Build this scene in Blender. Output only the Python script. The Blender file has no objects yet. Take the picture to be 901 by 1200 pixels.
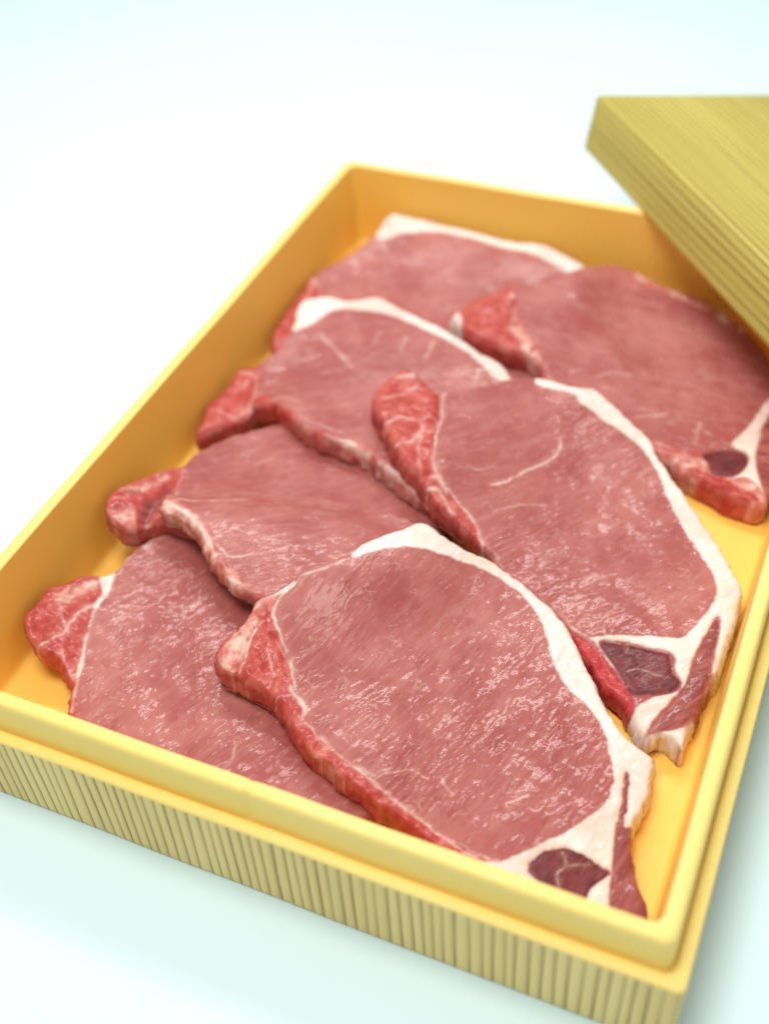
import bpy, bmesh, math, random
import numpy as np
from mathutils import Vector, Euler
CM = 0.01                                   # everything below is laid out in centimetres of the tray
scene = bpy.context.scene
col = scene.collection
# ---------------------------------------------------------------- camera
cam_d = bpy.data.cameras.new('camera'); cam = bpy.data.objects.new('camera', cam_d); col.objects.link(cam)
cam.location = (23.6366*CM, -13.7046*CM, 32.0239*CM)
cam.rotation_euler = (0.7927, 0.0491, 0.4057)
cam_d.sensor_width = 36.0; cam_d.lens = 36.0*1419.5/1200.0
cam_d.clip_start = 0.01; cam_d.clip_end = 50
cam_d.dof.use_dof = True; cam_d.dof.focus_distance = 0.371; cam_d.dof.aperture_fstop = 5.4
scene.camera = cam
# ---------------------------------------------------------------- light: soft studio room, one big diffuser overhead, a second one behind
w = bpy.data.worlds.new('World'); scene.world = w; w.use_nodes = True
bg = w.node_tree.nodes['Background']; bg.inputs[0].default_value = (1.0, 0.985, 0.96, 1); bg.inputs[1].default_value = 0.52
def area(name, loc, target, size, power, color, size_y=None):
    d = bpy.data.lights.new(name, 'AREA'); d.shape = 'RECTANGLE' if size_y else 'DISK'; d.size = size*CM; d.energy = power; d.color = color
    if size_y: d.size_y = size_y*CM
    o = bpy.data.objects.new(name, d); col.objects.link(o); o.location = [c*CM for c in loc]
    o.rotation_euler = (Vector(target)-Vector(loc)).to_track_quat('-Z', 'Y').to_euler()
    return o
area('overhead_softbox', (5, 0, 88), (6, 12, 0), 40, 5.2, (1.0, 0.97, 0.93))
area('rear_tube', (-5, 51, 62), (4, 14, 0), 46, 2.6, (1.0, 0.99, 0.98), 5)
vs = scene.view_settings; vs.view_transform = 'Standard'; vs.look = 'None'; vs.exposure = 0.0; vs.gamma = 1.0; vs.use_curve_mapping = False
scene.render.engine = 'CYCLES'; scene.cycles.use_denoising = True; scene.cycles.max_bounces = 8; scene.cycles.diffuse_bounces = 5
# ---------------------------------------------------------------- numeric helpers (cm)
BOX_W, BOX_L, Z_FLOOR, Z_LEDGE, Z_RIM = 24.0, 32.85, 0.65, 3.26, 4.45
IN0, INX, INY = 1.36, 22.64, 31.49          # usable floor of the tray
_rs = np.random.RandomState(7)
_tab = _rs.rand(256, 256)
def vnoise(x, y, seed=0):
    x = x + seed*17.31; y = y + seed*9.77
    xi = np.floor(x).astype(int); yi = np.floor(y).astype(int)
    fx = x-xi; fy = y-yi
    fx = fx*fx*fx*(fx*(fx*6-15)+10); fy = fy*fy*fy*(fy*(fy*6-15)+10)
    a = _tab[xi & 255, yi & 255]; b = _tab[(xi+1) & 255, yi & 255]
    c = _tab[xi & 255, (yi+1) & 255]; d = _tab[(xi+1) & 255, (yi+1) & 255]
    return ((a*(1-fx)+b*fx)*(1-fy)+(c*(1-fx)+d*fx)*fy)*2-1
def fbm(x, y, scale, seed=0, octv=3):
    r = 0.0; amp = 1.0; tot = 0.0; f = 1.0/scale
    for o in range(octv):
        r = r+amp*vnoise(x*f, y*f, seed+o*3.1); tot += amp; amp *= 0.5; f *= 2.03
    return r/tot
def smooth(a, b, t):
    t = np.clip((t-a)/(b-a), 0, 1); return t*t*(3-2*t)
def catmull(pts, closed=True, n=6):
    P = np.asarray(pts, float)
    if closed: Q = np.vstack([P[-1], P, P[0], P[1]])
    else: Q = np.vstack([2*P[0]-P[1], P, 2*P[-1]-P[-2]])
    out = []
    for i in range(1, len(Q)-2):
        p0, p1, p2, p3 = Q[i-1], Q[i], Q[i+1], Q[i+2]
        for t in np.arange(n)/n:
            out.append(0.5*((2*p1)+(-p0+p2)*t+(2*p0-5*p1+4*p2-p3)*t*t+(-p0+3*p1-3*p2+p3)*t**3))
    if not closed: out.append(P[-1])
    return np.array(out)
def seg_dist(X, Y, P, closed):
    A = P if closed else P[:-1]; B = np.roll(P, -1, 0) if closed else P[1:]
    d2 = np.full(X.shape, 1e9)
    for (ax, ay), (bx, by) in zip(A, B):
        ex, ey = bx-ax, by-ay; L2 = ex*ex+ey*ey+1e-12
        t = np.clip(((X-ax)*ex+(Y-ay)*ey)/L2, 0, 1)
        dx = X-ax-t*ex; dy = Y-ay-t*ey
        np.minimum(d2, dx*dx+dy*dy, out=d2)
    return np.sqrt(d2)
def inside(X, Y, P):
    r = np.zeros(X.shape, bool); n = len(P)
    for i in range(n):
        x0, y0 = P[i]; x1, y1 = P[(i+1) % n]
        if y0 == y1: continue
        r ^= ((Y < y0) != (Y < y1)) & (X < (x1-x0)*(Y-y0)/(y1-y0)+x0)
    return r
def sdf_poly(X, Y, P, margin=0.6):           # positive inside; far outside is -margin
    out = np.full(X.shape, -margin)
    m = (X > P[:, 0].min()-margin) & (X < P[:, 0].max()+margin) & (Y > P[:, 1].min()-margin) & (Y < P[:, 1].max()+margin)
    if m.any():
        x, y = X[m], Y[m]; d = seg_dist(x, y, P, True)
        out[m] = np.maximum(np.where(inside(x, y, P), d, -d), -margin)
    return out
def dist_line(X, Y, P, margin=0.5):
    out = np.full(X.shape, 9.0)
    m = (X > P[:, 0].min()-margin) & (X < P[:, 0].max()+margin) & (Y > P[:, 1].min()-margin) & (Y < P[:, 1].max()+margin)
    if m.any(): out[m] = seg_dist(X[m], Y[m], P, False)
    return out
def blur(a, r):
    for ax in (0, 1):
        for _ in range(3):
            p = np.pad(a, [(r+1, r) if k == ax else (0, 0) for k in (0, 1)], mode='edge')
            c = np.cumsum(p, ax)
            n = a.shape[ax]
            hi = np.take(c, np.arange(2*r+1, 2*r+1+n), ax); lo = np.take(c, np.arange(0, n), ax)
            a = (hi-lo)/(2*r+1)
    return a
GH = 0.06
GX = np.arange(0, BOX_W+GH, GH); GY = np.arange(0, BOX_L+GH, GH)
GXX, GYY = np.meshgrid(GX, GY, indexing='ij')
def sample(G, x, y):
    fx = np.clip(x/GH, 0, len(GX)-1.001); fy = np.clip(y/GH, 0, len(GY)-1.001)
    i = fx.astype(int); j = fy.astype(int); u = fx-i; v = fy-j
    return (G[i, j]*(1-u)+G[i+1, j]*u)*(1-v)+(G[i, j+1]*(1-u)+G[i+1, j+1]*u)*v
def edge_profile(d, r):
    return np.sqrt(np.clip(1-(1-np.clip(d/r, 0, 1))**2, 0, 1))
def drape(H, poly, T, r, tilt=None):
    """rest a limp slab with this outline on the height map H; returns (underside map, new H)"""
    s = sdf_poly(GXX, GYY, poly, 1.5)
    w = (s > -0.02).astype(float)
    def nb(a, k): return blur(a*w, k)/np.maximum(blur(w, k), 1e-6)
    b = nb(H, 26)
    for it in range(12):
        b = np.maximum(b, H*w+(1-w)*-9); b = nb(b, 12)
    b = np.maximum(b, H*w+(1-w)*-9)
    b = nb(b, 9)
    for ax, pos, wid, amp in (tilt or ()):     # ends propped up on a wall of the tray
        dd = dist_line(GXX, GYY, np.array(pos), 4.0) if ax == 2 else (GXX, GYY)[ax]-pos
        b = b+amp*np.exp(-(dd/wid)**2)
    top = b+T*(0.80+0.20*edge_profile(s, r))
    H2 = np.where(s > 0, np.maximum(H, top), H)
    return b, top, H2
SLICES = {
 's3': dict(T=0.95, tilt=[(0, 1.3, 1.7, 1.0)], er=0.24, out=[(1.36, 4.73), (1.36, 5.32), (1.36, 6.09), (1.64, 6.3), (1.94, 6.99), (2.34, 7.36), (2.61, 7.64), (2.75, 7.87), (2.76, 8.79), (3.0, 9.9), (3.46, 11.15), (4.96, 11.89), (7.27, 11.4), (9.55, 10.12), (11.68, 8.18), (13.65, 5.71), (14.72, 3.54), (14.3, 2.33), (12.61, 1.36), (10.68, 1.36), (8.59, 1.46), (6.43, 1.57), (4.98, 2.0), (4.17, 2.67), (3.89, 3.31), (3.4, 3.68), (2.87, 3.97), (2.32, 3.98), (1.75, 4.23)],
  regs=[('chain', 'side_muscle', 0.05, [(0.98, 4.79), (0.99, 5.59), (1.46, 6.56), (2.35, 7.7), (2.97, 7.12), (2.95, 6.25), (3.32, 5.11), (3.82, 3.91), (4.21, 3.1), (4.89, 2.2), (4.26, 2.05), (3.05, 3.47), (2.26, 3.58), (1.41, 3.96)]),
   ('pale', None, 0.08, [(1.72, 5.84), (2.11, 6.77), (2.54, 7.13), (2.57, 6.7), (2.16, 5.87)]),
   ('fat', 'fat_cap', 0.06, [(2.53, 7.35), (2.64, 7.95), (2.93, 7.5), (3.06, 6.86), (3.07, 6.31), (2.96, 6.14), (2.83, 6.52), (2.85, 6.9)]),
   ('fat', None, 0.05, [(3.55, 4.39), (3.55, 4.69), (3.83, 4.18), (3.92, 3.75), (3.75, 3.77)])],
  lines=[('fat', 0.05, 0.9, [(2.93, 6.24), (2.68, 5.79), (2.66, 5.38), (2.67, 5.0), (2.6, 4.64), (2.3, 3.96)]),
   ('fat', 0.045, 0.8, [(2.98, 6.2), (3.32, 5.11), (3.66, 4.27), (3.94, 3.62), (4.16, 3.08), (4.42, 2.53)]),
   ('fat', 0.04, 0.6, [(2.67, 5.0), (2.35, 5.31), (2.05, 5.71)]),
   ('fat', 0.04, 0.55, [(2.89, 4.3), (3.33, 3.96), (3.79, 3.61)]),
   ('fat', 0.12, 0.7, [(3.04, 9.31), (3.1, 9.78), (3.3, 10.13)]),
   ('fat', 0.06, 0.35, [(2.74, 8.81), (2.83, 7.98)]),
   ('fat', 0.03, 0.4, [(9.83, 3.37), (9.92, 2.88), (9.92, 2.34)]),
   ('fat', 0.03, 0.45, [(6.03, 8.43), (5.86, 7.96), (5.75, 7.47)])],
  bumps=[], creases=[]),
 's6': dict(T=0.95, tilt=[(1, 31.4, 3.2, 1.0), (0, 1.3, 1.3, 0.4)], er=0.24, out=[(1.72, 21.48), (1.36, 23.72), (1.36, 25.27), (1.36, 26.42), (2.02, 27.69), (2.66, 29.11), (2.91, 30.11), (3.0, 31.33), (3.39, 31.49), (4.65, 31.44), (5.96, 31.3), (7.48, 31.19), (9.16, 31.02), (10.17, 31.22), (11.15, 30.97), (12.23, 30.48), (12.72, 30.02), (13.42, 28.26), (13.5, 25.64), (12.55, 22.95), (10.18, 21.53), (7.41, 21.1), (4.89, 20.79), (3.18, 20.73)],
  regs=[('chain', 'side_muscle', 0.08, [(1.52, 20.93), (0.78, 23.96), (1.0, 25.64), (1.26, 26.52), (2.12, 25.23), (2.1, 23.57), (3.39, 20.27), (2.28, 20.2)]),
   ('fat', 'fat_cap', 0.1, [(2.96, 29.73), (2.72, 31.78), (3.3, 32.44), (5.86, 31.89), (8.93, 31.68), (10.4, 31.74), (11.82, 30.93), (13.03, 30.14), (12.14, 29.64), (11.11, 30.09), (10.03, 30.41), (8.71, 30.45), (7.59, 30.56), (6.23, 30.61), (5.02, 30.52), (3.99, 30.08), (3.45, 29.54)])],
  lines=[('fat', 0.12, 0.8, [(1.47, 26.09), (1.76, 25.84)]),
   ('fat', 0.05, 0.5, [(1.48, 26.16), (1.87, 24.73), (2.01, 23.18)]),
   ('fat', 0.08, 0.3, [(3.36, 29.46), (3.81, 28.88)])],
  bumps=[], creases=[]),
 's4': dict(T=0.85, tilt=[(0, 1.3, 1.5, 0.9)], er=0.24, out=[(1.69, 9.35), (1.38, 10.07), (1.55, 10.7), (1.81, 11.39), (2.2, 12.31), (2.5, 12.92), (2.51, 14.12), (2.97, 15.45), (3.6, 16.52), (4.71, 17.62), (6.54, 18.03), (8.99, 17.35), (11.2, 16.16), (12.31, 14.18), (12.27, 11.89), (11.01, 10.43), (9.38, 9.9), (7.71, 10.09), (5.97, 10.27), (4.75, 10.34), (3.88, 10.28), (3.35, 10.13), (3.0, 9.69), (2.73, 9.25), (2.32, 9.08)],
  regs=[('chain', 'side_muscle', 0.06, [(1.49, 9.14), (1.12, 10.25), (1.63, 11.57), (2.17, 12.75), (2.65, 12.88), (2.99, 12.18), (3.11, 11.45), (3.84, 9.58), (2.78, 8.83), (1.93, 8.68)]),
   ('pale', None, 0.1, [(1.79, 9.4), (1.93, 9.94), (2.38, 9.94), (2.8, 9.32), (2.32, 9.01)]),
   ('pale', None, 0.1, [(1.57, 10.43), (1.99, 11.14), (2.44, 12.16), (2.52, 11.73), (2.09, 10.68)]),
   ('skirt', None, 0.08, [(2.64, 9.88), (2.55, 10.55), (2.68, 11.23), (2.89, 11.72), (3.04, 11.17), (3.01, 10.42), (3.04, 9.69)])],
  lines=[('fat', 0.04, 0.4, [(4.63, 14.6), (5.03, 15.19)]),
   ('fat', 0.05, 0.4, [(2.68, 12.77), (2.9, 12.09), (3.09, 11.43)])],
  bumps=[], creases=[(0.16, 0.16, [(2.8, 11.46), (2.73, 10.91), (2.74, 10.32), (2.9, 9.7)])]),
 's4b': dict(T=0.75, tilt=[(2, [(3.2, 11.82), (5.43, 12.55), (6.87, 13.09), (9.31, 13.62), (12.15, 13.01)], 1.1, -0.62)], er=0.5, out=[(3.33, 10.31), (3.06, 11.07), (3.27, 11.37), (4.2, 11.69), (5.54, 12.36), (6.9, 13.02), (8.63, 13.62), (10.22, 13.75), (11.65, 13.43), (12.7, 11.65), (12.02, 9.63), (10.48, 8.37), (8.92, 8.13), (8.13, 7.99), (7.26, 8.17), (6.36, 8.65), (5.57, 9.27), (4.78, 9.86), (4.08, 10.1), (3.65, 10.02)],
  regs=[('pale', 'fat_seam', 0.1, [(3.14, 10.34), (2.99, 11.22), (3.87, 10.75), (4.68, 10.32), (5.51, 9.78), (6.13, 9.23), (6.65, 8.74), (7.39, 8.42), (8.13, 8.2), (8.62, 8.05), (8.26, 7.67), (7.1, 7.87), (6.04, 8.53), (5.13, 9.24), (4.01, 9.81)])],
  lines=[('fat', 0.12, 0.95, [(3.41, 10.58), (3.94, 10.41), (4.58, 10.13), (5.21, 9.78), (5.8, 9.35), (6.24, 8.91)]),
   ('fat', 0.07, 0.75, [(3.72, 10.08), (4.33, 9.95), (5.14, 9.45), (5.86, 8.85), (6.61, 8.37), (7.29, 8.11)]),
   ('fat', 0.035, 0.7, [(3.59, 10.95), (4.12, 11.05), (4.76, 11.4), (5.74, 12.05)]),
   ('red', 0.05, 0.8, [(5.87, 12.12), (6.48, 12.26), (6.91, 12.71)]),
   ('fat', 0.04, 0.75, [(6.03, 9.42), (6.54, 9.14), (6.98, 9.21), (7.35, 9.48)]),
   ('fat', 0.06, 0.6, [(6.84, 8.34), (7.44, 8.21), (8.18, 8.09)])],
  bumps=[], creases=[]),
 's5': dict(T=0.95, tilt=[(0, 1.3, 1.5, 0.15)], er=0.24, out=[(1.76, 15.15), (1.36, 16.69), (1.54, 17.41), (1.56, 19.07), (2.04, 19.42), (2.35, 20.05), (2.58, 20.72), (2.63, 21.92), (2.28, 23.37), (2.69, 24.01), (3.32, 24.36), (4.09, 24.41), (5.0, 25.03), (5.7, 24.96), (6.65, 24.56), (7.96, 24.14), (8.82, 23.86), (10.21, 23.11), (11.46, 22.64), (11.98, 22.27), (12.62, 21.04), (12.81, 19.1), (12.77, 16.41), (12.17, 14.58), (11.18, 14.62), (10.36, 15.02), (9.34, 15.47), (8.46, 15.91), (7.26, 16.1), (6.27, 16.25), (5.09, 16.82), (4.0, 17.47), (3.24, 17.3), (3.12, 16.8), (2.71, 16.29), (2.21, 15.68)],
  regs=[('chain', 'side_muscle', 0.07, [(1.51, 14.91), (1.02, 17.0), (1.42, 19.32), (2.24, 19.3), (2.7, 18.63), (2.84, 17.6), (3.18, 16.83), (2.8, 15.97), (2.23, 14.96)]),
   ('chain', None, 0.12, [(2.94, 17.63), (3.34, 18.03), (4.32, 17.47), (5.47, 16.83), (5.21, 16.43), (4.27, 16.68), (3.46, 16.87)]),
   ('fat', 'fat_cap', 0.09, [(2.68, 21.74), (1.95, 23.71), (2.8, 24.6), (4.81, 25.47), (5.64, 25.37), (7.93, 24.51), (10.19, 23.46), (12.13, 22.57), (12.3, 21.85), (11.64, 21.71), (10.48, 22.39), (9.1, 23.16), (7.82, 23.56), (6.36, 23.98), (4.85, 23.88), (3.92, 23.51), (3.63, 23.13), (3.45, 22.43), (3.07, 21.77)]),
   ('pale', 'fat_seam', 0.1, [(5.21, 16.81), (6.2, 16.42), (7.16, 16.34), (8.48, 16.27), (9.26, 15.67), (10.27, 15.25), (11.25, 14.86), (11.61, 14.37), (10.57, 14.52), (9.32, 15.11), (7.75, 15.56), (6.41, 15.82)])],
  lines=[('fat', 0.09, 0.85, [(7.21, 16.23), (8.01, 16.16), (8.68, 15.9)]),
   ('fat', 0.09, 0.7, [(5.85, 15.87), (6.45, 15.73), (7.21, 15.61)]),
   ('fat', 0.12, 0.85, [(9.21, 15.6), (9.81, 15.39), (10.51, 15.08), (11.17, 14.65)]),
   ('fat', 0.07, 0.6, [(1.7, 18.92), (2.31, 18.86), (2.78, 18.24), (2.96, 17.15), (2.87, 16.76)]),
   ('fat', 0.06, 0.5, [(1.62, 16.55), (2.1, 16.63), (2.72, 16.52)]),
   ('fat', 0.05, 0.6, [(3.9, 21.89), (4.86, 21.22), (5.97, 20.42)]),
   ('fat', 0.06, 0.4, [(6.31, 22.06), (6.2, 22.74)]),
   ('fat', 0.06, 0.45, [(8.56, 21.81), (8.48, 22.94)]),
   ('fat', 0.06, 0.4, [(7.46, 21.99), (7.3, 22.83)]),
   ('fat', 0.05, 0.35, [(10.88, 21.08), (10.78, 21.85)]),
   ('fat', 0.04, 0.35, [(5.12, 17.01), (6.54, 16.68), (7.27, 16.64)]),
   ('fat', 0.05, 0.4, [(3.54, 17.66), (4.05, 18.0), (4.88, 17.85)])],
  bumps=[], creases=[(0.14, 0.12, [(2.6, 18.6), (2.81, 17.59), (3.14, 16.82)])]),
 's7': dict(T=1.05, tilt=[(1, 31.4, 3.0, 0.2)], er=0.24, out=[(8.63, 24.47), (8.77, 25.29), (9.1, 26.13), (9.79, 26.96), (10.27, 27.41), (11.81, 28.08), (12.23, 28.63), (12.84, 29.62), (13.58, 30.5), (14.58, 30.61), (15.9, 30.37), (17.04, 30.24), (18.29, 29.91), (19.71, 29.07), (21.31, 27.07), (22.49, 24.23), (22.64, 20.76), (22.6, 19.21), (21.94, 18.96), (21.15, 19.12), (20.31, 19.47), (19.47, 19.75), (18.32, 20.33), (17.02, 20.57), (15.57, 20.99), (13.96, 21.8), (13.17, 22.72), (12.69, 23.31), (11.82, 23.43), (10.88, 23.55), (9.63, 23.79)],
  regs=[('chain', 'side_muscle', 0.07, [(8.34, 24.44), (8.79, 25.72), (9.69, 27.23), (10.21, 27.6), (10.79, 26.54), (10.98, 25.12), (11.79, 24.24), (12.61, 23.3), (11.77, 23.08), (10.23, 23.35)]),
   ('fat', None, 0.07, [(8.45, 24.35), (8.59, 24.97), (9.03, 24.69), (9.33, 23.9), (9.04, 23.88)]),
   ('pale', 'fat_seam', 0.09, [(10.3, 27.1), (10.83, 26.43), (11.09, 25.46), (11.9, 24.58), (12.73, 23.59), (13.31, 22.69), (13.06, 22.62), (12.5, 23.21), (11.66, 24.01), (10.97, 24.94), (10.67, 26.03)]),
   ('pale', 'rib_edge', 0.1, [(18.06, 20.89), (18.86, 20.9), (19.74, 20.93), (20.3, 20.39), (20.58, 19.96), (21.13, 19.97), (21.85, 20.0), (22.34, 19.48), (22.69, 18.92), (21.86, 18.61), (21.06, 18.86), (20.02, 19.42), (18.8, 19.93)]),
   ('chain', None, 0.1, [(19.44, 19.92), (20.35, 19.88), (21.3, 19.75), (21.96, 19.47), (22.44, 19.19), (21.52, 18.84), (20.4, 19.23)]),
   ('fat', 'fat_cap', 0.06, [(20.76, 21.71), (20.98, 22.5), (21.17, 23.14), (21.34, 24.22), (21.67, 25.04), (22.46, 25.32), (21.85, 23.23), (21.72, 21.91), (21.85, 20.96), (22.09, 20.33), (22.56, 19.27), (22.06, 19.84), (21.58, 20.14), (21.19, 19.99), (21.47, 20.68), (21.52, 21.19), (21.31, 21.51)]),
   ('skirt', 'skirt_muscle', 0.06, [(21.64, 23.16), (21.81, 24.28), (22.61, 25.38), (23.22, 20.98), (22.83, 18.97), (22.53, 19.25), (22.06, 20.32), (21.71, 21.65)]),
   ('dark', 'dark_muscle', 0.05, [(19.9, 20.93), (20.57, 21.44), (21.27, 21.54), (21.53, 21.14), (21.43, 20.42), (20.97, 20.01), (20.44, 20.05), (20.12, 20.52)]),
   ('pale', 'back_fat', 0.1, [(14.45, 31.09), (15.81, 30.71), (16.96, 30.58), (18.21, 30.26), (19.85, 29.28), (19.69, 28.55), (18.34, 29.26), (17.15, 29.7), (16.03, 29.79), (14.79, 30.05)])],
  lines=[('fat', 0.05, 0.35, [(15.11, 23.67), (15.6, 24.13), (16.26, 24.25)]),
   ('fat', 0.05, 0.35, [(17.1, 22.05), (17.68, 22.35), (18.1, 22.67)]),
   ('fat', 0.07, 0.4, [(19.55, 21.36), (19.41, 22.08), (19.42, 22.6)]),
   ('fat', 0.06, 0.3, [(19.42, 22.34), (19.86, 22.09)])],
  bumps=[], creases=[(0.12, 0.1, [(10.73, 26.52), (11.05, 25.15), (11.92, 24.18)])]),
 's2': dict(T=1.05, tilt=[], er=0.24, out=[(10.26, 19.26), (11.1, 19.76), (11.92, 20.61), (12.59, 21.36), (13.34, 21.79), (14.26, 21.8), (14.92, 21.84), (15.5, 21.91), (16.39, 21.35), (17.26, 20.84), (17.88, 20.53), (18.79, 19.57), (19.77, 18.57), (20.89, 17.26), (21.7, 16.24), (22.44, 15.17), (22.64, 14.37), (22.64, 13.23), (22.64, 12.24), (22.56, 11.26), (22.44, 10.75), (22.38, 9.97), (22.3, 9.17), (22.21, 8.57), (22.26, 8.03), (22.02, 8.18), (21.67, 8.36), (21.28, 8.08), (20.84, 8.18), (20.55, 8.65), (20.11, 9.1), (19.6, 9.39), (19.09, 9.84), (18.4, 10.47), (17.66, 11.23), (16.7, 11.79), (15.48, 12.31), (14.39, 13.01), (13.56, 13.41), (12.85, 13.63), (12.15, 13.85), (11.53, 14.23), (11.07, 14.66), (10.38, 15.08), (9.69, 15.79), (9.07, 16.6), (8.46, 17.06), (8.05, 17.99), (8.03, 18.99), (8.28, 19.75), (8.71, 19.99), (9.38, 19.65), (9.93, 19.22)],
  regs=[('chain', 'side_muscle', 0.04, [(8.06, 17.34), (7.66, 19.44), (8.57, 20.34), (9.69, 19.66), (10.29, 18.94), (10.68, 18.19), (11.04, 16.69), (11.5, 15.35), (12.04, 14.7), (12.67, 14.37), (13.32, 14.06), (13.76, 13.7), (14.36, 12.92), (13.56, 13.0), (11.98, 13.47), (10.96, 14.45), (8.86, 16.29)]),
   ('fat', 'fat_cap', 0.05, [(13.34, 21.26), (13.3, 22.14), (14.8, 22.22), (15.44, 22.33), (17.99, 20.93), (20.02, 18.71), (21.88, 16.39), (23.01, 14.57), (23.04, 12.29), (22.55, 10.74), (22.42, 10.88), (22.35, 11.85), (22.25, 12.93), (22.08, 13.36), (21.93, 12.54), (21.77, 11.37), (21.76, 10.37), (21.5, 9.51), (21.2, 8.62), (21.07, 7.9), (20.58, 8.37), (20.57, 8.75), (20.71, 9.2), (21.08, 9.59), (21.53, 9.9), (21.66, 10.33), (21.34, 10.67), (21.11, 11.3), (20.4, 11.32), (19.66, 11.29), (18.86, 11.06), (19.26, 10.55), (19.63, 10.19), (19.46, 10.23), (18.64, 10.97), (18.02, 11.15), (17.41, 11.49), (17.99, 11.25), (18.59, 11.14), (19.07, 11.4), (19.95, 11.67), (20.79, 11.95), (21.21, 12.12), (21.51, 12.72), (21.78, 13.59), (21.85, 14.13), (21.74, 14.77), (21.26, 15.53), (20.49, 16.37), (19.6, 17.58), (18.72, 18.95), (17.96, 19.74), (17.1, 20.16), (16.09, 20.55), (15.21, 20.95), (14.66, 21.35)]),
   ('skirt', 'skirt_muscle', 0.05, [(22.08, 13.36), (21.93, 12.54), (21.81, 11.39), (21.83, 10.4), (21.58, 9.47), (21.27, 8.64), (21.15, 8.07), (21.75, 8.49), (22.19, 9.1), (22.31, 9.95), (22.39, 10.79), (22.3, 11.83), (22.25, 12.93)]),
   ('dark', 'dark_muscle', 0.03, [(18.88, 10.99), (19.67, 11.26), (20.41, 11.29), (21.09, 11.26), (21.29, 10.65), (21.62, 10.31), (21.47, 9.91), (20.85, 9.57), (20.36, 9.41), (19.99, 9.79), (19.49, 10.31)]),
   ('red', 'red_edge', 0.04, [(17.43, 11.42), (17.98, 11.09), (18.58, 10.88), (19.28, 10.38), (19.91, 9.76), (20.39, 9.21), (20.54, 8.76), (20.11, 8.93), (19.4, 9.45), (18.6, 10.22), (17.66, 11.07)]),
   ('fat', None, 0.05, [(20.89, 7.9), (21.41, 8.3), (22.07, 8.74), (22.32, 9.11), (22.39, 7.93), (22.06, 8.03), (21.49, 8.07)])],
  lines=[('fat', 0.045, 0.85, [(10.41, 19.05), (10.71, 18.2), (11.07, 16.7), (11.5, 15.35), (12.04, 14.7), (12.67, 14.37), (13.32, 14.06), (13.76, 13.7), (14.22, 13.03)]),
   ('fat', 0.035, 0.85, [(14.95, 19.1), (15.13, 18.44), (14.81, 17.71), (14.3, 16.92), (13.96, 16.22), (13.52, 15.66)]),
   ('fat', 0.1, 0.75, [(11.65, 14.74), (11.96, 14.76), (12.31, 14.42)]),
   ('fat', 0.07, 0.7, [(11.62, 14.16), (12.02, 14.34), (12.37, 14.09), (12.79, 13.8)]),
   ('fat', 0.05, 0.7, [(8.55, 17.97), (9.0, 18.54), (9.34, 19.23)]),
   ('fat', 0.05, 0.75, [(9.14, 16.6), (9.44, 17.17), (10.14, 17.26), (10.4, 17.72)]),
   ('fat', 0.045, 0.7, [(10.2, 17.29), (10.5, 16.71), (10.38, 16.05), (9.99, 15.62)]),
   ('fat', 0.045, 0.6, [(10.5, 16.71), (10.76, 15.75), (11.15, 14.96)]),
   ('fat', 0.12, 0.85, [(8.51, 19.47), (8.91, 19.62)]),
   ('fat', 0.03, 0.6, [(10.3, 17.45), (10.57, 17.69), (10.84, 17.26), (10.84, 16.76), (10.55, 16.84), (10.3, 17.45)]),
   ('red', 0.05, 0.85, [(22.05, 13.35), (21.95, 12.93), (21.8, 12.53)]),
   ('fat', 0.025, 0.45, [(19.72, 11.28), (19.76, 10.93)]),
   ('fat', 0.02, 0.4, [(19.98, 10.21), (20.33, 10.42), (21.02, 10.37)]),
   ('fat', 0.03, 0.4, [(17.66, 12.9), (18.06, 13.54), (18.52, 13.97)]),
   ('fat', 0.025, 0.4, [(18.77, 11.59), (18.85, 12.0)]),
   ('fat', 0.03, 0.3, [(13.98, 14.64), (14.68, 15.51), (15.49, 15.92)]),
   ('fat', 0.03, 0.4, [(12.59, 15.85), (12.95, 15.92), (13.37, 16.52)])],
  bumps=[], creases=[(0.12, 0.14, [(10.29, 18.94), (10.65, 18.17), (10.83, 17.31)]), (0.1, 0.12, [(11.59, 14.87), (11.45, 14.43)])]),
 's1': dict(T=1.05, tilt=[], er=0.24, out=[(8.19, 5.35), (8.15, 5.81), (8.33, 6.45), (8.44, 7.14), (8.46, 7.59), (8.89, 7.99), (9.31, 8.43), (9.45, 8.79), (10.13, 9.49), (10.73, 10.17), (10.86, 10.7), (11.39, 11.43), (11.77, 11.97), (12.04, 12.58), (12.53, 12.65), (13.41, 12.43), (14.59, 12.51), (15.58, 12.26), (16.41, 11.91), (17.21, 11.53), (18.0, 10.86), (18.77, 9.88), (19.47, 8.98), (20.24, 8.15), (21.0, 7.63), (21.52, 7.33), (21.63, 6.59), (21.73, 6.02), (21.58, 5.1), (21.75, 4.2), (21.99, 3.55), (22.37, 3.09), (22.64, 2.63), (22.64, 2.29), (22.38, 1.84), (21.27, 1.7), (20.05, 1.83), (18.78, 2.02), (17.5, 2.14), (16.42, 2.32), (15.31, 2.53), (14.33, 2.71), (13.4, 3.0), (12.44, 3.32), (11.58, 3.83), (10.94, 4.39), (10.2, 4.73), (9.39, 4.87), (8.65, 4.99)],
  regs=[('chain', 'side_muscle', 0.04, [(7.96, 5.31), (8.19, 6.6), (8.39, 7.72), (9.02, 7.9), (9.41, 7.08), (9.91, 6.53), (10.46, 6.0), (11.03, 5.12), (11.32, 4.82), (11.79, 4.3), (12.97, 3.69), (13.94, 3.33), (14.94, 3.0), (15.99, 2.77), (17.03, 2.52), (17.9, 2.41), (18.63, 2.43), (18.75, 1.76), (16.55, 2.0), (14.3, 2.48), (11.65, 3.51), (10.05, 4.44), (8.56, 4.49)]),
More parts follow.
